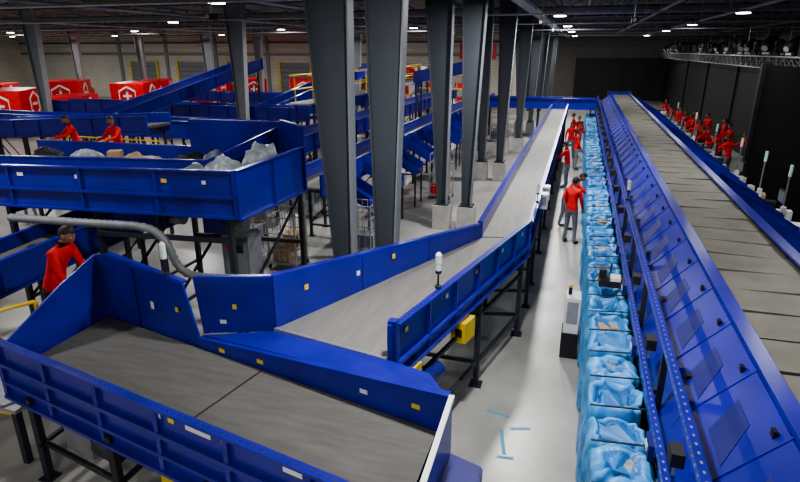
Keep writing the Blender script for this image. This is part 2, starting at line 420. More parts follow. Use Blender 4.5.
for t in (.12, .55, .95):
    a = Lp[0].lerp(Lp[1], t); c = Rp[0].lerp(Rp[1], t)
    for pp in (a, c):
        b.beam((pp.x, pp.y, .02), (pp.x, pp.y, 1.55), .08, .08, DARK); b.box((pp.x, pp.y, .01), (.2, .2, .02), DARK)
    b.beam((a.x, a.y, 1.5), (c.x, c.y, 1.5), .07, .08, DARK); b.beam((a.x, a.y, .4), (c.x, c.y, .4), .05, .05, DARK)
    b.beam((a.x, a.y, .4), (c.x, c.y, 1.45), .035, .035, DARK)
for z in (.4, 1.2):
    a = Rp[0].lerp(Rp[1], .12); c = Rp[0].lerp(Rp[1], .95)
    b.beam((a.x, a.y, z), (c.x, c.y, z), .05, .05, DARK)
b.box((-1.26, 7.0, 1.30), (.22, .32, .30), YEL, -.25); b.box((-1.29, 6.83, 1.30), (.1, .01, .12), BLACK, -.25)
b.box((-1.55, 5.75, 1.1), (.3, .4, .3), BLUE2, -.25); b.cyl((-1.5, 5.95, 1.1), (-1.42, 6.2, 1.1), .11, BLUE2, 14)
b.box((-1.6, 5.6, 1.4), (.16, .2, .16), YEL, -.25)
b.done()

conveyor('long_belt_conveyor', [(-1.46, 9.6, 1.8), (-1.46, 34, 1.8)], [(-.66, 9.8, 1.8), (-.66, 34, 1.8)], .28, .30, leg=2.2)
conveyor('crossing_belt_conveyor', [(-5.5, 34.4, 2.0), (.9, 34.4, 2.0)], [(-5.5, 35.4, 2.0), (.9, 35.4, 2.0)], .35, .35, leg=2.2)

# ---------------------------------------------------------------- tray sorter
Y0, Y1 = 1.2, 38.0
b = B('tray_sorter')
n = int((Y1-Y0)/0.62)
for i in range(n):
    y = Y0+(i+.5)*.62; tl = random.uniform(-.02, .02)
    b.plate([(1.78, y-.290, 2.40+tl), (2.81, y-.290, 2.40-tl), (2.81, y+.290, 2.40-tl), (1.78, y+.290, 2.40+tl)], .03, TRAY)
    for x in (1.80, 2.79): b.box((x, y, 2.43), (.03, .5, .02), DARK)
b.box((2.3, (Y0+Y1)/2, 2.30), (1.05, Y1-Y0, .06), BLACK)
for x in (1.70, 2.89):
    b.box((x, (Y0+Y1)/2, 2.22), (.03, Y1-Y0, .50), BLUE)
    b.box((x+(.02 if x < 2 else -.03), (Y0+Y1)/2, 2.475), (.14, Y1-Y0, .025), BLUE)
b.box((3.0, (Y0+Y1)/2, 2.30), (.2, Y1-Y0, .03), BLUE)
b.plate([(1.68, Y0, 2.38), (1.68, Y1, 2.38), (1.16, Y1, 1.80), (1.16, Y0, 1.80)], .02, BLUE)
b.plate([(1.16, Y0, 1.80), (1.16, Y1, 1.80), (1.02, Y1, 1.50), (1.02, Y0, 1.50)], .02, BLUE)
nd = int((Y1-Y0)/.93)
for i in range(nd+1):
    y = Y0+i*.93
    b.plate([(1.68, y, 2.35), (1.68, y, 2.405), (1.16, y, 1.835), (1.03, y, 1.54), (1.02, y, 1.50), (1.16, y, 1.78)], .018, BLUE)
    c = Vector((1.50, y+.45, 2.192)); u = Vector((.667, 0, .744)); nn = Vector((-.744, 0, .667))*.004
    b.plate([c-u*.30+Vector((0,-.36,0))+nn, c+u*.03+Vector((0,-.10,0))+nn, c+u*.03+Vector((0,.26,0))+nn, c-u*.30+Vector((0,.10,0))+nn], .004, BLUE2)
    if i % 2 == 0: b.box((1.28, y+.5, 1.97), (.05, .10, .04), BLACK)
    b.box((1.60, y+.12, 2.33), (.03, .06, .06), BLACK)
def rail(x, z, w=.07, h=.07):
    b.beam((x, Y0, z), (x, Y1, z), w, h, BLUE)
    y = Y0
    while y < 16:
        b.box((x, y, z+h/2+.001), (.016, .028, .003), GALV); b.box((x-w/2-.001, y, z), (.003, .028, .015), GALV); y += .10
rail(1.03, 2.30); rail(.93, 1.80, .06, .06)
b.beam((1.00, Y0, 1.48), (1.00, Y1, 1.48), .06, .08, BLUE)
for i in range(int((Y1-Y0)/1.86)+1):
    y = Y0+.4+i*1.86
    b.beam((1.03, y, .02), (1.03, y, 2.28), .06, .06, DARK)
    b.beam((.93, y, 1.8), (1.03, y, 1.8), .05, .05, DARK)
    for x in (1.72, 2.88):
        b.beam((x, y, .02), (x, y, 2.0), .09, .09, BLUE2); b.box((x, y, .01), (.2, .2, .02), DARK)
    b.beam((1.03, y, .4), (2.88, y, .4), .06, .06, DARK); b.beam((1.72, y, 1.98), (2.88, y, 1.98), .08, .1, BLUE2)
    b.box((.98, y+.6, 2.02), (.10, .16, .12), BLACK)
    b.cyl((.98, y+.6, 1.83), (.98, y+.6, 2.0), .012, GALV, 6)
    b.box((.90, y+1.2, 1.62), (.05, .22, .16), BLUE2); b.box((.87, y+1.2, 1.63), (.006, .12, .06), WHITE)
    b.tube([(.97, y+.9, 1.76), (.95, y+1.0, 1.55), (.96, y+1.15, 1.5), (.98, y+1.3, 1.74)], .012, BLACK, 6)
b.box((2.3, Y1+.25, 2.25), (1.4, .5, .6), BLUE)
b.done()

for i in range(18):
    y = 3.0+i*1.9
    b = B('sorting_chute')
    b.plate([(3.13, y-.55, 2.23), (3.13, y+.55, 2.23), (4.25, y+.45, 1.55), (4.25, y-.45, 1.55)], .02, BLUE)
    for sg in (-1, 1):
        b.plate([(3.13, y+sg*.55, 2.22), (3.13, y+sg*.55, 2.42), (4.25, y+sg*.45, 1.78), (4.25, y+sg*.45, 1.5)], .02, BLUE)
    b.plate([(4.25, y-.45, 1.5), (4.25, y+.45, 1.5), (4.55, y+.45, 1.5), (4.55, y-.45, 1.5)], .02, BLUE)
    for sg in (-1, 1):
        b.beam((4.2, y+sg*.42, .02), (4.2, y+sg*.42, 1.5), .05, .05, DARK); b.beam((3.16, y+sg*.5, .02), (3.16, y+sg*.5, 2.2), .05, .05, DARK)
    b.beam((4.2, y-.42, .5), (4.2, y+.42, .5), .04, .04, DARK)
    if i % 2 == 0:
        b.plate([(4.2, y-.47, 1.42), (4.6, y-.47, 1.42), (4.6, y-.47, 1.64), (4.2, y-.47, 1.64)], .01, WHITE)
        for k in range(3): b.box((4.30+k*.10, y-.478, 1.53), (.06, .004, .12), SIGNB); b.box((4.30+k*.10, y-.481, 1.53), (.025, .004, .05), WHITE)
    b.done()
b = B('packing_bench')
b.box((4.98, 24, .95), (.45, 34, .05), BLUE2)
for y in range(8, 41, 2): b.beam((4.85, y, .02), (4.85, y, .93), .05, .05, DARK); b.beam((5.12, y, .02), (5.12, y, .93), .05, .05, DARK)
for i in range(26):
    y = 12+i*1.1+random.uniform(-.2, .2); h = random.uniform(.15, .45)
    b.box((4.98, y, .976+h/2), (.32, random.uniform(.2, .45), h), random.choice([BROWN, POLY, BLACK, WHITE, GREYP]), random.uniform(-.3, .3))
for y in (13, 16, 20, 24, 28, 32, 36):
    b.box((5.12, y, 1.5), (.06, .45, .32), BLACK); b.box((5.085, y, 1.5), (.005, .4, .27), COLL); b.beam((5.12, y, .97), (5.12, y, 1.35), .04, .04, DARK)
b.done()
b = B('floor_darkening_sheet'); b.box((4.6, 16, .006), (3.2, 36, .012), mat('floor_darkening_black', (.03, .03, .035), .8)); b.done()  # thin black sheet added to darken the floor beside the sorter

# blue bags hung in frames
b = B('row_of_sorting_bags')
def rid(v): return 1-abs(noise.noise(v))*2
def bag(y):
    nu, nv = 60, 34; vs = []; H = random.uniform(1.22, 1.36); z0 = .04
    cx = .70; seed = random.uniform(0, 99); sl = random.uniform(-.08, .14); fill = random.uniform(.88, 1.06)
    pin = random.uniform(.30, .75); sag = random.uniform(-.04, .14)
    for j in range(nv+1):
        t = j/nv
        if t <= .78:
            tt = t/.78; z = z0+tt*H
            sc = fill*(.97+.06*math.sin(tt*3.0))*(1-tt**3)+.97*tt**3
            amp = 1.05
        else:
            tt = (t-.78)/.22; z = z0+H+.05*math.sin(tt*3.1)-tt*sag; sc = .97-tt*pin; amp = .95
        if t < .05: sc *= .88
        for i in range(nu):
            a = 2*math.pi*i/nu; ca, sa = math.cos(a), math.sin(a)
            px = math.copysign(abs(ca)**.55, ca); py = math.copysign(abs(sa)**.55, sa)
            fold = .035*math.sin(a*9+seed+2.5*noise.noise(Vector((ca, sa, z*1.5+seed))))
            nn = (rid(Vector((ca*1.3+seed, sa*1.3, z*1.4)))-.5)*.13+(rid(Vector((ca*3.5+seed, sa*3.5, z*3.4)))-.5)*.09+(rid(Vector((ca*8+seed, sa*8, z*8)))-.5)*.035
            nn = (nn+fold)*amp
            dz = noise.noise(Vector((ca*2.2, sa*2.2+seed, 1.0)))*.12*max(0, t-.5)*2
            vs.append(Vector((max(.38, min(.99, cx-sl*max(0, 1.3-z)*.5+px*.285*(sc+nn))), y+py*.285*(sc+nn*.7), z+dz)))
    base = [b.bm.verts.new(v) for v in vs]
    for j in range(nv):
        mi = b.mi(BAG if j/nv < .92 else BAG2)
        for i in range(nu):
            f = b.bm.faces.new([base[x] for x in (j*nu+i, j*nu+(i+1)%nu, (j+1)*nu+(i+1)%nu, (j+1)*nu+i)]); f.material_index = mi; f.smooth = True
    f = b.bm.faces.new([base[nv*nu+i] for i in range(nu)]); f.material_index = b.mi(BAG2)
    f = b.bm.faces.new([base[nu-1-i] for i in range(nu)]); f.material_index = b.mi(BAG)
    if random.random() < .25:
        b.box((.70+random.uniform(-.05, .05), y+random.uniform(-.05, .05), z0+H-.05), (.24, .20, .12), random.choice([BROWN, GREYP, POLY]), random.uniform(-.7, .7))
    b.beam((.42, y-.30, 1.40), (1.0, y-.30, 1.45), .015, .015, DARK)
y = 2.2
while y < 37:
    bag(y); y += .60
b.done()

b = B('sorting_terminal')
b.box((.72, 8.6, 1.62), (.35, .30, .10), BLACK); b.box((.60, 8.65, 1.73), (.1, .16, .14), BLACK); b.box((.78, 8.55, 1.70), (.14, .2, .05), WHITE)
b.beam((.9, 8.6, 1.6), (1.0, 8.6, 1.48), .04, .04, DARK); b.cyl((.72, 8.74, 1.6), (.72, 8.74, 1.86), .012, DARK)
b.done()
b = B('control_cabinet')
b.box((.22, 9.1, .78), (.24, .36, .66), WHITE); b.box((.22, 9.1, .24), (.28, .42, .46), BLACK)
b.box((.22, 8.915, .85), (.18, .01, .4), GALV); b.cyl((.16, 9.1, 1.1), (.16, 9.1, 1.24), .03, BLACK); b.ell((.16, 9.1, 1.26), (.035, .035, .03), YEL)
b.done(bevel=.01)
for yy, xx in ((11.9, -.5), (12.6, -.5)):
    b = B('junction_box')
    b.box((xx-.02, yy, 1.98), (.16, .24, .32), WHITE); b.box((xx-.02, yy-.122, 2.0), (.1, .008, .2), GALV); b.beam((xx-.10, yy, 1.9), (xx-.02, yy, 1.9), .06, .06, DARK)
    b.done(bevel=.008)

sb = B('stack_light')
sb.cyl((0,0,0), (0,0,.03), .045, DARK); sb.cyl((0,0,.03), (0,0,.2), .012, DARK); sb.cyl((0,0,.2), (0,0,.24), .04, BLACK, 14)
sb.cyl((0,0,.24), (0,0,.44), .042, WHITE, 14); sb.cyl((0,0,.44), (0,0,.47), .042, WHITE, 14, .02)
sb.cyl((0,0,.33), (0,0,.345), .044, GREEN, 14)
sme, _ = sb.mesh((0,0,0))
inst(sme, 'stack_light', (-4.62, 5.20, 2.40), sc=.9); inst(sme, 'stack_light', (-1.47, 6.3, 2.18))
inst(sme, 'stack_light', (1.03, 11.0, 2.34), sc=.8); inst(sme, 'stack_light', (-.62, 11.2, 2.12), sc=.8)
sb = B('signal_pole')
sb.cyl((0,0,0), (0,0,2.3), .018, GALV, 8); sb.cyl((0,0,2.3), (0,0,2.42), .035, WHITE); sb.cyl((0,0,2.42), (0,0,2.48), .035, GREEN); sb.cyl((0,0,2.48), (0,0,2.56), .035, WHITE)
sb.cyl((0,0,0), (0,0,.03), .055, DARK); sb.box((0, -.04, 1.5), (.10, .06, .22), WHITE)
pme, _ = sb.mesh((0,0,0))
for yy in (12.6, 14.3, 16.2, 18.6, 22, 26, 31): inst(pme, 'signal_pole', (4.66, yy+.1, .012))

# ---------------------------------------------------------------- lighting truss
b = B('lighting_truss')
for z in (4.25, 4.75): b.beam((7.6, 2, z), (7.6, 64, z), .05, .05, PALEC)
for z in (4.75,): b.beam((7.2, 2, z), (7.2, 64, z), .05, .05, PALEC)
for i in range(124):
    y = 2+i*.5
    b.beam((7.6, y, 4.25 if i % 2 else 4.75), (7.6, y+.5, 4.75 if i % 2 else 4.25), .03, .03, PALEC)
    b.beam((7.2, y, 4.75), (7.6, y, 4.25), .02, .02, PALEC)
for y in range(25, 64, 6): b.beam((7.9, y, 4.2), (7.6, y, 4.3), .06, .06, DARK)
b.beam((7.9, 2, 5.2), (7.9, 64, 5.2), .04, .04, PALEC)
for y in range(2, 65, 3): b.beam((7.9, y, 4.2), (7.9, y, 5.2), .04, .04, PALEC); b.cyl((7.4, y, 4.75), (7.4, y, 6.95), .012, GALV, 6)
b.done()
sb = B('spotlight')
sb.box((0,0,.05), (.3, .24, .1), BLACK); sb.beam((-.16, 0, .08), (-.16, 0, .34), .03, .08, BLACK); sb.beam((.16, 0, .08), (.16, 0, .34), .03, .08, BLACK)
sb.tube([(0, -.20, .16), (0, -.1, .22), (0, .1, .34), (0, .16, .38)], [.10, .13, .13, .09], BLACK, 14)
sb.cyl((0, -.215, .15), (0, -.2, .16), .07, WHITE, 14); sb.box((0, -.125, .05), (.16, .01, .05), WHITE)  # white lens and plate paint in the highlights on the black housing
spm, _ = sb.mesh((0,0,0))
for i in range(30):
    inst(spm, 'spotlight', (7.4, 16+i*1.55, 4.78), rz=random.uniform(-1.2, 1.2), sc=random.uniform(1.4, 1.9))

# ---------------------------------------------------------------- elevated trough conveyor (C)
b = B('elevated_trough_conveyor')
FL, FR, RR, BR, BL = (-12, 6.75), (-5.08, 7.5), (-5.0, 9.7), (-5.9, 10.5), (-12, 10.0)
BM = (-8.0, 10.33)
zt = 3.2; zf = 2.62
b.plate([(x, y, zf) for x, y in (FL, FR, RR, BR, BL)], .03, BELT)
b.plate([(x, y, zf-.2) for x, y in (FL, FR, RR, BR, BL)], .03, DARK)
def w2(p, q, lo, hi, hi2=None, rib=1.2):
    P, Q = Vector((*p, zf)), Vector((*q, zf)); d = (Q-P).normalized(); o = Vector((d.y, -d.x, 0))
    wallseg(b, P, Q, zf-lo, hi-zf, o, hi2=(None if hi2 is None else hi2-zf), rib=rib)
w2(FL, FR, 2.44, 3.10, 3.2); w2(FR, RR, 2.40, zt, 3.25, .9); w2(RR, BR, 2.36, 3.62, rib=.6); w2(BR, BM, 2.36, 3.58); w2(BM, BL, 2.36, 3.0)
b.beam((-12, 6.69, 2.75), (-5.08, 7.44, 2.78), .05, .05, BLUE)
b.plate([(-12, 8.5, zf), (-6.6, 8.9, zf), (-6.6, 8.9, 3.02), (-12, 8.5, 2.9)], .025, BLUE)
b.beam((-12, 8.5, 2.91), (-6.6, 8.9, 3.03), .08, .03, BLUE)
b.plate([(-6.6, 8.9, zf), (-5.9, 10.4, zf), (-5.9, 10.4, 3.5), (-6.6, 8.9, 3.04)], .025, BLUE)
for x in (-10.6, -9.5, -7.75, -6.6, -5.3):
    yf = 6.75+(x+12)*.108
    for y in (yf+.1, yf+2.6):
        b.beam((x, y, .02), (x, y, 2.38), .09, .09, DARK); b.box((x, y, .01), (.2, .2, .02), DARK)
    b.beam((x, yf+.1, 2.3), (x, yf+2.6, 2.3), .08, .1, DARK); b.beam((x, yf+.1, .6), (x, yf+2.6, .6), .05, .05, DARK); b.beam((x, yf+.1, .6), (x, yf+2.6, 2.2), .04, .04, DARK)
b.beam((-7.75, 7.25, 2.0), (-5.3, 7.55, 2.0), .06, .08, DARK); b.beam((-7.75, 9.75, 1.2), (-5.3, 10.0, 1.2), .06, .08, DARK)
for x, w in ((-9, .12), (-7.9, .08), (-6.3, .1), (-5.6, .07)):
    sticker(b, (x, 6.75+(x+12)*.108-.01, 3.0), (1, .108, 0), w, .06, random.choice([WHITE, YELB]), (.1, -1, 0))
for (x, y) in ((-7.2, 8.2), (-5.9, 8.2)):
    b.box((x, y, 2.1), (.5, .4, .35), BLUE2); b.cyl((x+.25, y, 2.1), (x+.5, y, 2.1), .13, DUCT, 14)
b.done()
b = B('yellow_safety_beam'); b.box((-10.6, 6.3, 2.15), (2.4, .12, .3), YEL)
for x in (-11.7, -10.6, -9.5): b.beam((x, 6.35, 0), (x, 6.35, 2.1), .07, .07, YEL)
b.done()
b = B('drive_cabinet')
b.box((-6.2, 9.2, .8), (.6, .5, 1.5), DUCT); b.box((-6.2, 8.94, .9), (.5, .02, 1.2), COLL); b.box((-6.2, 9.2, .03), (.65, .55, .06), BLACK); b.box((-6.1, 8.92, 1.3), (.2, .02, .15), BLACK)
b.cyl((-6.35, 8.92, 1.3), (-6.35, 8.9, 1.3), .04, RED)
b.done(bevel=.01)

def parcel_blob(c, r, m, nm='wrapped_parcel'):
    b = B(nm); c = Vector(c)
    b.ell(c, r, m, 24, 16); sd = random.uniform(0, 50)
    for v in b.bm.verts:
        d = (v.co-c); f = 1+noise.noise(d*5+Vector((sd, 0, 0)))*.4+(rid(d*9+Vector((sd, 0, 0)))-.5)*.22
        v.co = c+d*f; v.co.z = max(v.co.z, c.z-r[2]*.8)
    return b.done()
parcel_blob((-5.75, 8.2, zf+.28), (.36, .34, .34), POLY); parcel_blob((-5.55, 9.1, zf+.34), (.34, .34, .40), POLY); parcel_blob((-6.45, 8.3, zf+.2), (.22, .26, .25), GREYP)
parcel_blob((-8.8, 9.5, zf+.16), (.3, .25, .18), BROWN); parcel_blob((-7.5, 9.6, zf+.18), (.32, .28, .2), BLACK)
parcel_blob((-6.9, 9.6, zf+.2), (.25, .25, .25), GREYP); parcel_blob((-9.9, 9.3, zf+.18), (.35, .25, .2), POLY)
parcel_blob((-8.1, 8.0, zf+.12), (.25, .2, .13), GREYP); parcel_blob((-10.8, 9.2, zf+.18), (.35, .25, .2), BLACK)
for (x, y, w, d_, h, r) in ((-7.1, 8.0, .45, .3, .2, .4), (-8.25, 9.3, .35, .3, .3, -.3), (-9.2, 7.9, .5, .35, .2, .2), (-9.3, 9.5, .25, .3, .35, .5)):
    b = B('cardboard_box'); b.box((x, y, zf+.016+h/2), (w, d_, h), BROWN, r); b.box((x, y, zf+.018+h), (w, .05, .004), WHITE, r); b.done(bevel=.006)
b = B('flexible_conduit')
key = [Vector(p) for p in ((-9.0, 6.70, 2.32), (-7.6, 6.84, 2.32), (-6.6, 6.96, 2.31), (-6.28, 7.0, 2.22), (-6.12, 7.03, 2.0), (-6.05, 7.08, 1.7), (-5.9, 7.13, 1.52), (-5.6, 7.20, 1.46), (-5.0, 7.33, 1.46))]
pts = []
for i in range(len(key)-1):
    p0, p1, p2, p3 = key[max(i-1, 0)], key[i], key[i+1], key[min(i+2, len(key)-1)]
    st = max(3, int((p2-p1).length/.05))
    for k in range(st):
        t = k/st
        pts.append(.5*((2*p1)+(p2-p0)*t+(2*p0-5*p1+4*p2-p3)*t*t+(3*p1-p0-3*p2+p3)*t**3))
pts.append(key[-1])
b.tube(pts, [.075 if i % 2 else .06 for i in range(len(pts))], DUCT, 12); b.beam((-5.0, 7.33, 0), (-5.0, 7.33, 1.5), .06, .06, DARK); b.done()

conveyor('incline_belt_conveyor', [(-9.1, 3.6, 1.6), (-9.1, 8.8, 1.85)], [(-8.1, 3.6, 1.6), (-8.1, 8.8, 1.85)], .22, .30, beltm=BELT, leg=1.6)

PZ = .86
b = B('operator_platform')
b.box((-6.92, 5.2, PZ-.025), (1.5, 2.2, .05), GALV)
for x in (-7.6, -6.3):
    for y in (4.2, 6.2): b.beam((x, y, 0), (x, y, PZ-.05), .08, .08, DARK)
b.beam((-7.6, 4.2, PZ-.1), (-6.3, 4.2, PZ-.1), .06, .1, YEL)
rp = [(-7.5, 4.15), (-6.75, 4.25), (-6.42, 4.85)]
for z in (1.45, 1.95):
    b.tube([(*p, z) for p in rp], .026, YEL, 8)
for p in rp: b.cyl((*p, PZ), (*p, 1.95), .026, YEL, 8)
b.done()

# ---------------------------------------------------------------- background conveyors
conveyor('belt_conveyor', [(-6.9, 12.5, 1.7), (-6.9, 42, 1.7)], [(-6.0, 12.5, 1.7), (-6.0, 42, 1.7)], .35, .35, leg=2)
conveyor('belt_conveyor', [(-9.8, 14, 1.9), (-9.8, 42, 1.9)], [(-8.8, 14, 1.9), (-8.8, 42, 1.9)], .35, .35, leg=2)
conveyor('belt_conveyor', [(-24, 17.6, 2.3), (-11, 17.6, 2.3)], [(-24, 16.6, 2.3), (-11, 16.6, 2.3)], .35, .35, leg=2)
conveyor('belt_conveyor', [(-26, 24, 2.2), (-11.4, 24, 2.2)], [(-26, 23, 2.2), (-11.4, 23, 2.2)], .35, .35, leg=2)
conveyor('incline_belt_conveyor', [(-15.6, 25, 1.9), (-12.9, 32, 3.9)], [(-14.6, 24.9, 1.9), (-11.9, 31.9, 3.9)], .35, .35, leg=2.4)
conveyor('incline_belt_conveyor', [(-19, 19, 2.3), (-16.9, 27, 4.3)], [(-18, 18.9, 2.3), (-15.9, 26.9, 4.3)], .3, .3, leg=9)
conveyor('incline_belt_conveyor', [(-18.5, 14.8, 2.5), (-12.5, 15.2, 2.8)], [(-18.5, 13.8, 2.5), (-12.5, 14.2, 2.8)], .3, .3, leg=2)
conveyor('belt_conveyor', [(-28, 34, 2), (-11.4, 34, 2)], [(-28, 33, 2), (-11.4, 33, 2)], .35, .35, leg=2.4)
conveyor('incline_belt_conveyor', [(-8.3, 30, 3.6), (-5.2, 30, 4.2)], [(-8.3, 29, 3.6), (-5.2, 29, 4.2)], .35, .35, leg=4)
for i in range(8):
    y = 13.5+i*2.2
    b = B('side_chute')
    b.plate([(-5.9, y-.4, 1.65), (-5.9, y+.4, 1.65), (-4.9, y+.4, 1.1), (-4.9, y-.4, 1.1)], .02, BLUE)
    for sg in (-1, 1):
        b.plate([(-5.9, y+sg*.4, 1.6), (-5.9, y+sg*.4, 1.95), (-4.9, y+sg*.4, 1.4), (-4.9, y+sg*.4, 1.05)], .02, BLUE)
        b.beam((-4.95, y+sg*.38, 0), (-4.95, y+sg*.38, 1.08), .05, .05, DARK)
    b.box((-4.86, y, 1.2), (.02, .5, .18), YEL if i % 3 == 0 else BLUE2)
    b.done()
def rollcage(x, y, r=0):
    b = B('roll_cage')
    for dx in (-.35, .35):
        for dy in (-.3, .3):
            b.beam((x+dx, y+dy, .12), (x+dx, y+dy, 1.6), .03, .03, GALV); b.cyl((x+dx-.015, y+dy, .06), (x+dx+.015, y+dy, .06), .06, BLACK)
    for z in (.14, .5, .9, 1.3, 1.6):
        for dy in (-.3, .3): b.beam((x-.35, y+dy, z), (x+.35, y+dy, z), .02, .02, GALV)
        for dx in (-.35, .35): b.beam((x+dx, y-.3, z), (x+dx, y+.3, z), .02, .02, GALV)
    for k in range(1, 5):
        for dy in (-.3, .3): b.beam((x-.35+k*.14, y+dy, .14), (x-.35+k*.14, y+dy, 1.6), .012, .012, GALV)
    b.box((x, y, .16), (.7, .6, .03), GALV)
    m = random.choice([BROWN, GREYP, POLY, RED])
    b.box((x-.1, y, .36), (.42, .45, .36), m); b.box((x+.12, y+.05, .7), (.38, .4, .3), random.choice([BROWN, GREYP]), .2); b.box((x-.12, y-.05, .66), (.2, .3, .22), POLY, .1)
    b.done()
for (x, y) in ((-6.4, 11.4), (-7.6, 11.6), (-4.7, 11.9), (-8.4, 12.8), (-4.4, 19), (-4.4, 26), (-4.4, 32.8), (-12, 20), (-13, 20.6), (-14, 20), (-12.6, 27), (-20.5, 28), (-22, 28.4), (-23.4, 28), (-16, 38), (-18, 38), (-20, 38), (-22, 38), (-7.9, 15.5), (-7.9, 18), (-7.8, 37)):
    rollcage(x, y)
for (x, y) in ((-12.5, 40), (-13, 47), (-9.2, 47)):
    b = B('storage_rack')
    for dx in (-1.3, 0, 1.3):
        for dy in (-.4, .4): b.beam((x+dx, y+dy, 0), (x+dx, y+dy, 3.4), .07, .07, BLUE)
    for z in (.9, 2.0, 3.1):
        b.box((x, y, z), (2.7, .85, .05), YEL)
        for dx in (-.9, -.3, .4, .95): h = random.uniform(.3, .7); b.box((x+dx, y, z+.03+h/2), (.4, .6, h), random.choice([BROWN, RED, WHITE, GREYP]))
    b.done()
WZ = 1.65
b = B('elevated_walkway')
b.box((-12.4, 12.0, WZ-.03), (3.4, 1.4, .06), GALV)
for x in (-14, -12.4, -10.8):
    for y in (11.35, 12.65): b.beam((x, y, 0), (x, y, WZ-.06), .08, .08, DARK)
    b.cyl((x, 12.65, WZ), (x, 12.65, WZ+1), .02, YEL, 8)
for z in (.5, 1): b.cyl((-14, 12.65, WZ+z), (-10.8, 12.65, WZ+z), .02, YEL, 8)
b.done()
b = B('service_walkway')
b.box((-10.6, 30.5, 2.97), (.9, 20, .06), GALV)
for y in range(21, 41, 3):
    for x in (-11.0, -10.2): b.beam((x, y, 0), (x, y, 2.94), .09, .09, BLUE2); b.cyl((x, y, 3), (x, y, 4.05), .025, YEL, 8)
for z in (3.5, 4.05):
    for x in (-11.0, -10.2): b.cyl((x, 20.6, z), (x, 40.4, z), .025, YEL, 8)
b.done()

# ---------------------------------------------------------------- delivery trucks
def truck():
    b = B('delivery_truck')
    b.box((0, 0, 1.55), (2.0, 3.4, 1.7), RED)
    b.box((0, 2.35, 1.15), (1.85, 1.2, 1.2), RED)
    b.plate([(-.9, 2.95, 1.15), (.9, 2.95, 1.15), (.85, 2.6, 1.85), (-.85, 2.6, 1.85)], .04, BLACK)
    b.box((0, .6, .6), (1.7, 4.6, .2), DARK)
    b.box((0, 1.95, 1.8), (1.8, .5, .3), RED)
    for sx in (-.85, .85):
        for yy in (-1.1, 2.2):
            b.cyl((sx-.12, yy, .38), (sx+.12, yy, .38), .38, BLACK, 18); b.cyl((sx-.13, yy, .38), (sx+.13, yy, .38), .18, GALV, 12)
    for sx in (-.5, .5): b.box((sx, -1.71, 1.55), (.95, .02, 1.6), RED); b.box((sx*.1, -1.73, 1.4), (.02, .02, 1.3), GALV)
    for sx in (-.8, .8): b.box((sx, -1.72, .72), (.25, .03, .1), YEL)
    def hexo(cx, cz, r, y, w, m):
        p = [Vector((cx+r*math.cos(math.radians(60*k+30)), y, cz+r*math.sin(math.radians(60*k+30)))) for k in range(6)]
        for k in range(6): b.beam(p[k], p[(k+1)%6], .02, w, m)
    hexo(0, 1.65, .55, -1.745, .1, WHITE); b.box((0, -1.745, 1.65), (.5, .02, .12), WHITE); b.box((0, -1.745, 1.65), (.12, .022, .45), WHITE)
    for sx in (-1.005, 1.005):
        p = [Vector((sx, .6*math.cos(math.radians(60*k+30)), 1.65+.6*math.sin(math.radians(60*k+30)))) for k in range(6)]
        for k in range(6): b.beam(p[k], p[(k+1)%6], .02, .1, WHITE)
        b.box((sx, 0, 1.65), (.02, .6, .14), WHITE)
    return b.mesh((0,0,0))[0]
tme = truck()
for (x, y, r, s) in ((-33.0, 26.5, -.5, 1.15), (-29.6, 27.6, -.5, 1.0), (-36.2, 33.5, -.6, 1.2), (-31.5, 35.2, -.4, 1.15), (-34.5, 41, -.6, 1.1), (-31.0, 43.5, -.3, 1.15), (-28.0, 45.5, -.6, 1.1), (-23.6, 46.5, -.5, 1.1), (-20, 48, -.2, 1.1), (-41.5, 32, -.6, 1.1)):
    inst(tme, 'delivery_truck', (x, y, 0), -r, s)
b = B('banner_sign'); b.box((-9.0, 51.8, 4.9), (3.2, .06, 1.3), RED); b.box((-9.0, 51.75, 5.0), (2.2, .03, .25), WHITE); b.done()

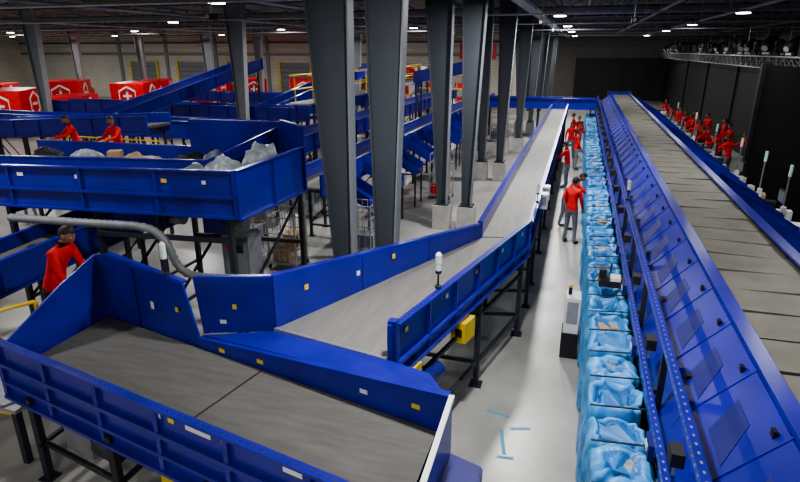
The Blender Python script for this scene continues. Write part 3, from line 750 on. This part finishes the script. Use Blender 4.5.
# ---------------------------------------------------------------- people
def human(key, lean=0, armL=(5, 15, 8), armR=(5, 15, 8), stance=.1, stride=0, headp=0, pants=PANTS, sleeve=True):
    ph = math.radians(lean); u = Vector((0, math.sin(ph), math.cos(ph)))
    P = Vector((0, -.18*math.sin(ph), .95))
    V = []; Rr = []; E = []; bones = []
    def add(p, r, par=None, m=None):
        V.append(Vector(p)); Rr.append(r if isinstance(r, tuple) else (r, r)); i = len(V)-1
        if par is not None: E.append((par, i)); bones.append((par, i, m))
        return i
    pe = add(P, (.135, .105))
    wa = add(P+.15*u, (.128, .10), pe, 0); ch = add(P+.34*u, (.155, .115), wa, 0); uc = add(P+.45*u, (.12, .09), ch, 0)
    nk = add(P+.53*u, .058, uc, 0); nt = add(P+.60*u, .05, nk, 2)
    palms = []
    for sg, arm in ((-1, armL), (1, armR)):
        sh = add(P+.455*u+Vector((sg*.165, 0, 0)), .066, uc, 0)
        a1 = math.radians(arm[0]); a2 = math.radians(arm[0]+arm[1]); ab = math.radians(arm[2])
        d1 = Vector((sg*math.sin(ab), math.sin(a1)*math.cos(ab), -math.cos(a1)*math.cos(ab)))
        d2 = Vector((-sg*.12, math.sin(a2), -math.cos(a2))).normalized()
        el = V[sh]+Vector((sg*.02, 0, 0))+d1*.28; wr = el+d2*.25; pm = wr+d2*.055
        ie = add(el, .046, sh, 0); iw = add(wr, .031, ie, 0 if sleeve else 2); ip = add(pm, (.038, .022), iw, 2)
        palms.append((sg, wr, pm, d2))
    for sg in (-1, 1):
        st = math.radians(stride*sg)
        hp = add(P+Vector((sg*.09, 0, -.07)), .095, pe, 1)
        kn = add(V[hp]+Vector((sg*stance*.3, math.sin(st+.06)*.42, -math.cos(st)*.42)), .062, hp, 1)
        an = add(V[kn]+Vector((sg*stance*.3, math.sin(st-.08)*.38, -math.cos(st)*.38)), .045, kn, 1)
        he = add(V[an]+Vector((0, .02, -.05)), .042, an, 4); to = add(V[he]+Vector((sg*.02, .17, -.005)), (.04, .03), he, 4)
    me = bpy.data.meshes.new('tmp'); me.from_pydata(V, E, []); me.update()
    ob = bpy.data.objects.new('tmp', me); COL.objects.link(ob)
    ob.modifiers.new('s', 'SKIN'); md = ob.modifiers.new('u', 'SUBSURF'); md.levels = 2; md.render_levels = 2
    for i, r in enumerate(Rr):
        me.skin_vertices[0].data[i].radius = r
    me.skin_vertices[0].data[0].use_root = True
    bpy.context.view_layer.update()
    ev = ob.evaluated_get(bpy.context.evaluated_depsgraph_get()); em = ev.to_mesh()
    b = B('worker_'+key); mats = [SHIRT, pants, SKIN, HAIR, SHOE, EYEW, LIP]
    for m in mats: b.mi(m)
    vm = [b.bm.verts.new(v.co) for v in em.vertices]
    for f in em.polygons:
        c = f.center; best = 1e9; bm_ = 0
        for a, c2, m in bones:
            A, D = V[a], V[c2]; ab = D-A; t = max(0, min(1, (c-A).dot(ab)/ab.length_squared))
            ra = sum(Rr[a])/2; rc = sum(Rr[c2])/2
            dd = (c-(A+ab*t)).length/(ra+(rc-ra)*t)
            if dd < best: best = dd; bm_ = m
        if bm_ == 0 and (c-P).dot(u) < -.03 and abs(c.x) < .2 and c.z < 1.0: bm_ = 1
        if bm_ == 1 and (c-P).dot(u) > -.05: bm_ = 0
        nf = b.bm.faces.new([vm[i] for i in f.vertices]); nf.material_index = bm_; nf.smooth = True
    ev.to_mesh_clear(); bpy.data.objects.remove(ob)
    for sg, wr, pm, d in palms:
        side = d.cross(Vector((0, 0, 1)))
        side = Vector((1, 0, 0)) if side.length < .3 else side.normalized()
        nrm = side.cross(d).normalized()
        for k, ln in enumerate((.062, .074, .07, .055)):
            o = side*(k-1.5)*.019*(-sg)
            p0 = pm+o+d*.01; p1 = p0+d*.03; p2 = p1+d*ln*.45-nrm*.012; p3 = p2+d*ln*.32-nrm*.022
            b.tube([p0, p1, p2, p3], [.0095, .009, .0085, .006], SKIN, 8)
        o = side*sg*.03
        p0 = wr+o*.6+d*.02; p1 = p0+o*.7+d*.025; p2 = p1+d*.03+o*.25-nrm*.01
        b.tube([p0, p1, p2], [.012, .0105, .007], SKIN, 8)
    hp = math.radians(lean*.6+headp); M = Matrix.Rotation(-hp, 3, 'X'); C = V[nt]+Vector((0, .02*math.cos(hp)+.06*math.sin(hp), .095*math.cos(hp)))
    nu, nv = 24, 18; pts = []; col = []
    for j in range(nv+1):
        phi = math.pi*j/nv
        for i in range(nu):
            t = 2*math.pi*i/nu
            x, y, z = math.sin(phi)*math.cos(t), math.sin(phi)*math.sin(t), math.cos(phi)
            q = Vector((x*.076, y*.096, z*.118))
            if z < 0: q.x *= 1+.32*z; q.y *= 1+.22*z if y < 0 else 1+.05*z
            if y > .85 and abs(x) < .22 and -.35 < z < .08: q.y += .022*(1-abs(x)/.22)
            if y > .7 and .25 < abs(x) < .55 and -.02 < z < .25: q.y -= .008
            hair = (z > .45) or (y < .1 and z > -.35) or (y < .45 and z > .2)
            if hair: q *= 1.07
            pts.append(C+M@q); col.append(hair)
    bv = [b.bm.verts.new(p) for p in pts]
    for j in range(nv):
        for i in range(nu):
            ids = (j*nu+i, (j+1)*nu+i, (j+1)*nu+(i+1)%nu, j*nu+(i+1)%nu)
            f = b.bm.faces.new([bv[k] for k in ids]); f.smooth = True
            f.material_index = 3 if sum(col[k] for k in ids) >= 3 else 2
    for sg in (-1, 1):
        b.ell(C+M@Vector((sg*.03, .084, .008)), (.011, .007, .007), EYEW, 8, 6); b.ell(C+M@Vector((sg*.03, .0905, .008)), (.005, .003, .005), HAIR, 8, 6)
        b.ell(C+M@Vector((sg*.078, .0, -.01)), (.012, .02, .03), SKIN, 8, 6)
        b.beam(C+M@Vector((sg*.015, .092, .03)), C+M@Vector((sg*.048, .082, .03)), .006, .006, HAIR)
    b.beam(C+M@Vector((-.022, .086, -.056)), C+M@Vector((.022, .086, -.056)), .008, .008, LIP)
    zmin = min(v.co.z for v in b.bm.verts)
    return b.mesh((0, 0, zmin))[0]

H_stand = human('stand', 3, (5, 20, 8), (8, 25, 8))
H_reach = human('reach', 10, (45, 35, 10), (35, 45, 12), headp=15)
H_lean = human('lean', 38, (35, 25, 8), (45, 30, 10), stride=6, headp=10)
H_walk = human('walk', 4, (-20, 15, 8), (25, 25, 8), stride=15)
H_dark = human('dark', 14, (50, 30, 10), (40, 40, 12), headp=20, pants=PANTS2)
H_near = human('near', 26, (14, 18, 10), (20, 25, 8), headp=14, pants=PANTS2)
def worker(me, x, y, z, deg, sc=1.0): return inst(me, 'worker', (x, y, z), math.radians(deg), sc)
worker(H_stand, .08, 15.2, 0, -30, 1.04)
worker(H_lean, -.02, 16.6, 0, -80, 1.03)
worker(H_reach, -.24, 22.0, 0, 80, 1.0)
worker(H_walk, -.24, 28.4, 0, 175); worker(H_dark, .04, 28.9, 0, -70); worker(H_stand, .08, 31, 0, 170); worker(H_stand, -.2, 32.4, 0, 90); worker(H_stand, .05, 25.6, 0, -80)
rs = [H_reach, H_dark, H_stand, H_lean, H_dark, H_reach]
for i, (x, y) in enumerate(((5.85, 25.2), (5.8, 26.6), (5.9, 27.6), (5.8, 28.8), (5.8, 30.4), (5.9, 31.6), (5.8, 33.2), (5.85, 35), (5.8, 37.5), (5.85, 40), (5.8, 43), (6.8, 29.3), (6.7, 33.9), (6.8, 26.4), (6.9, 31.2), (6.8, 37))):
    worker(rs[i % 6], x, y, 0, 90+random.uniform(-50, 30), 1.04)
worker(H_near, -6.74, 5.5, PZ, -78, 1.12)
for (x, y, z, a, k) in ((-11.5, 11.9, WZ, 170, 0), (-12.8, 11.8, WZ, 150, 4), (-20.5, 19.4, 0, 150, 2), (-18.8, 30.3, 0, 180, 1), (-7.9, 27.3, 0, 180, 2), (-7.8, 24.6, 0, 0, 2), (-7.9, 34, 0, 0, 2), (-7.8, 21.5, 0, 180, 2), (-5.2, 31.6, 0, 180, 2), (-15.5, 21.2, 0, 20, 2), (-24, 31, 0, 20, 2), (-10.6, 25, 3.0, 180, 2), (-10.6, 34, 3.0, 160, 2), (-16, 12.6, 0, 200, 2), (-12.6, 22, 0, 200, 2), (-10.6, 29.5, 3.0, 90, 2), (-5.3, 12.4, 0, 200, 2)):
    worker(rs[k], x, y, z, a)

b = B('floor_marking')
for (x, y, w, l, r) in ((-.55, 6.4, .05, .5, .2), (-.35, 6.75, .28, .05, .3), (-.7, 7.0, .35, .04, -.2), (-.48, 6.1, .22, .05, .1)):
    b.box((x, y, .002), (w, l, .004), PAINT, r)
b.done()

# ---------------------------------------------------------------- camera
cd = bpy.data.cameras.new('Camera'); cd.sensor_width = 36; cd.lens = 560/800*36; cd.clip_end = 300
cam = bpy.data.objects.new('Camera', cd); COL.objects.link(cam)
cam.location = (0, 0, 5); cam.rotation_euler = (math.radians(90-18.83), 0, math.radians(17.36))
S.camera = cam
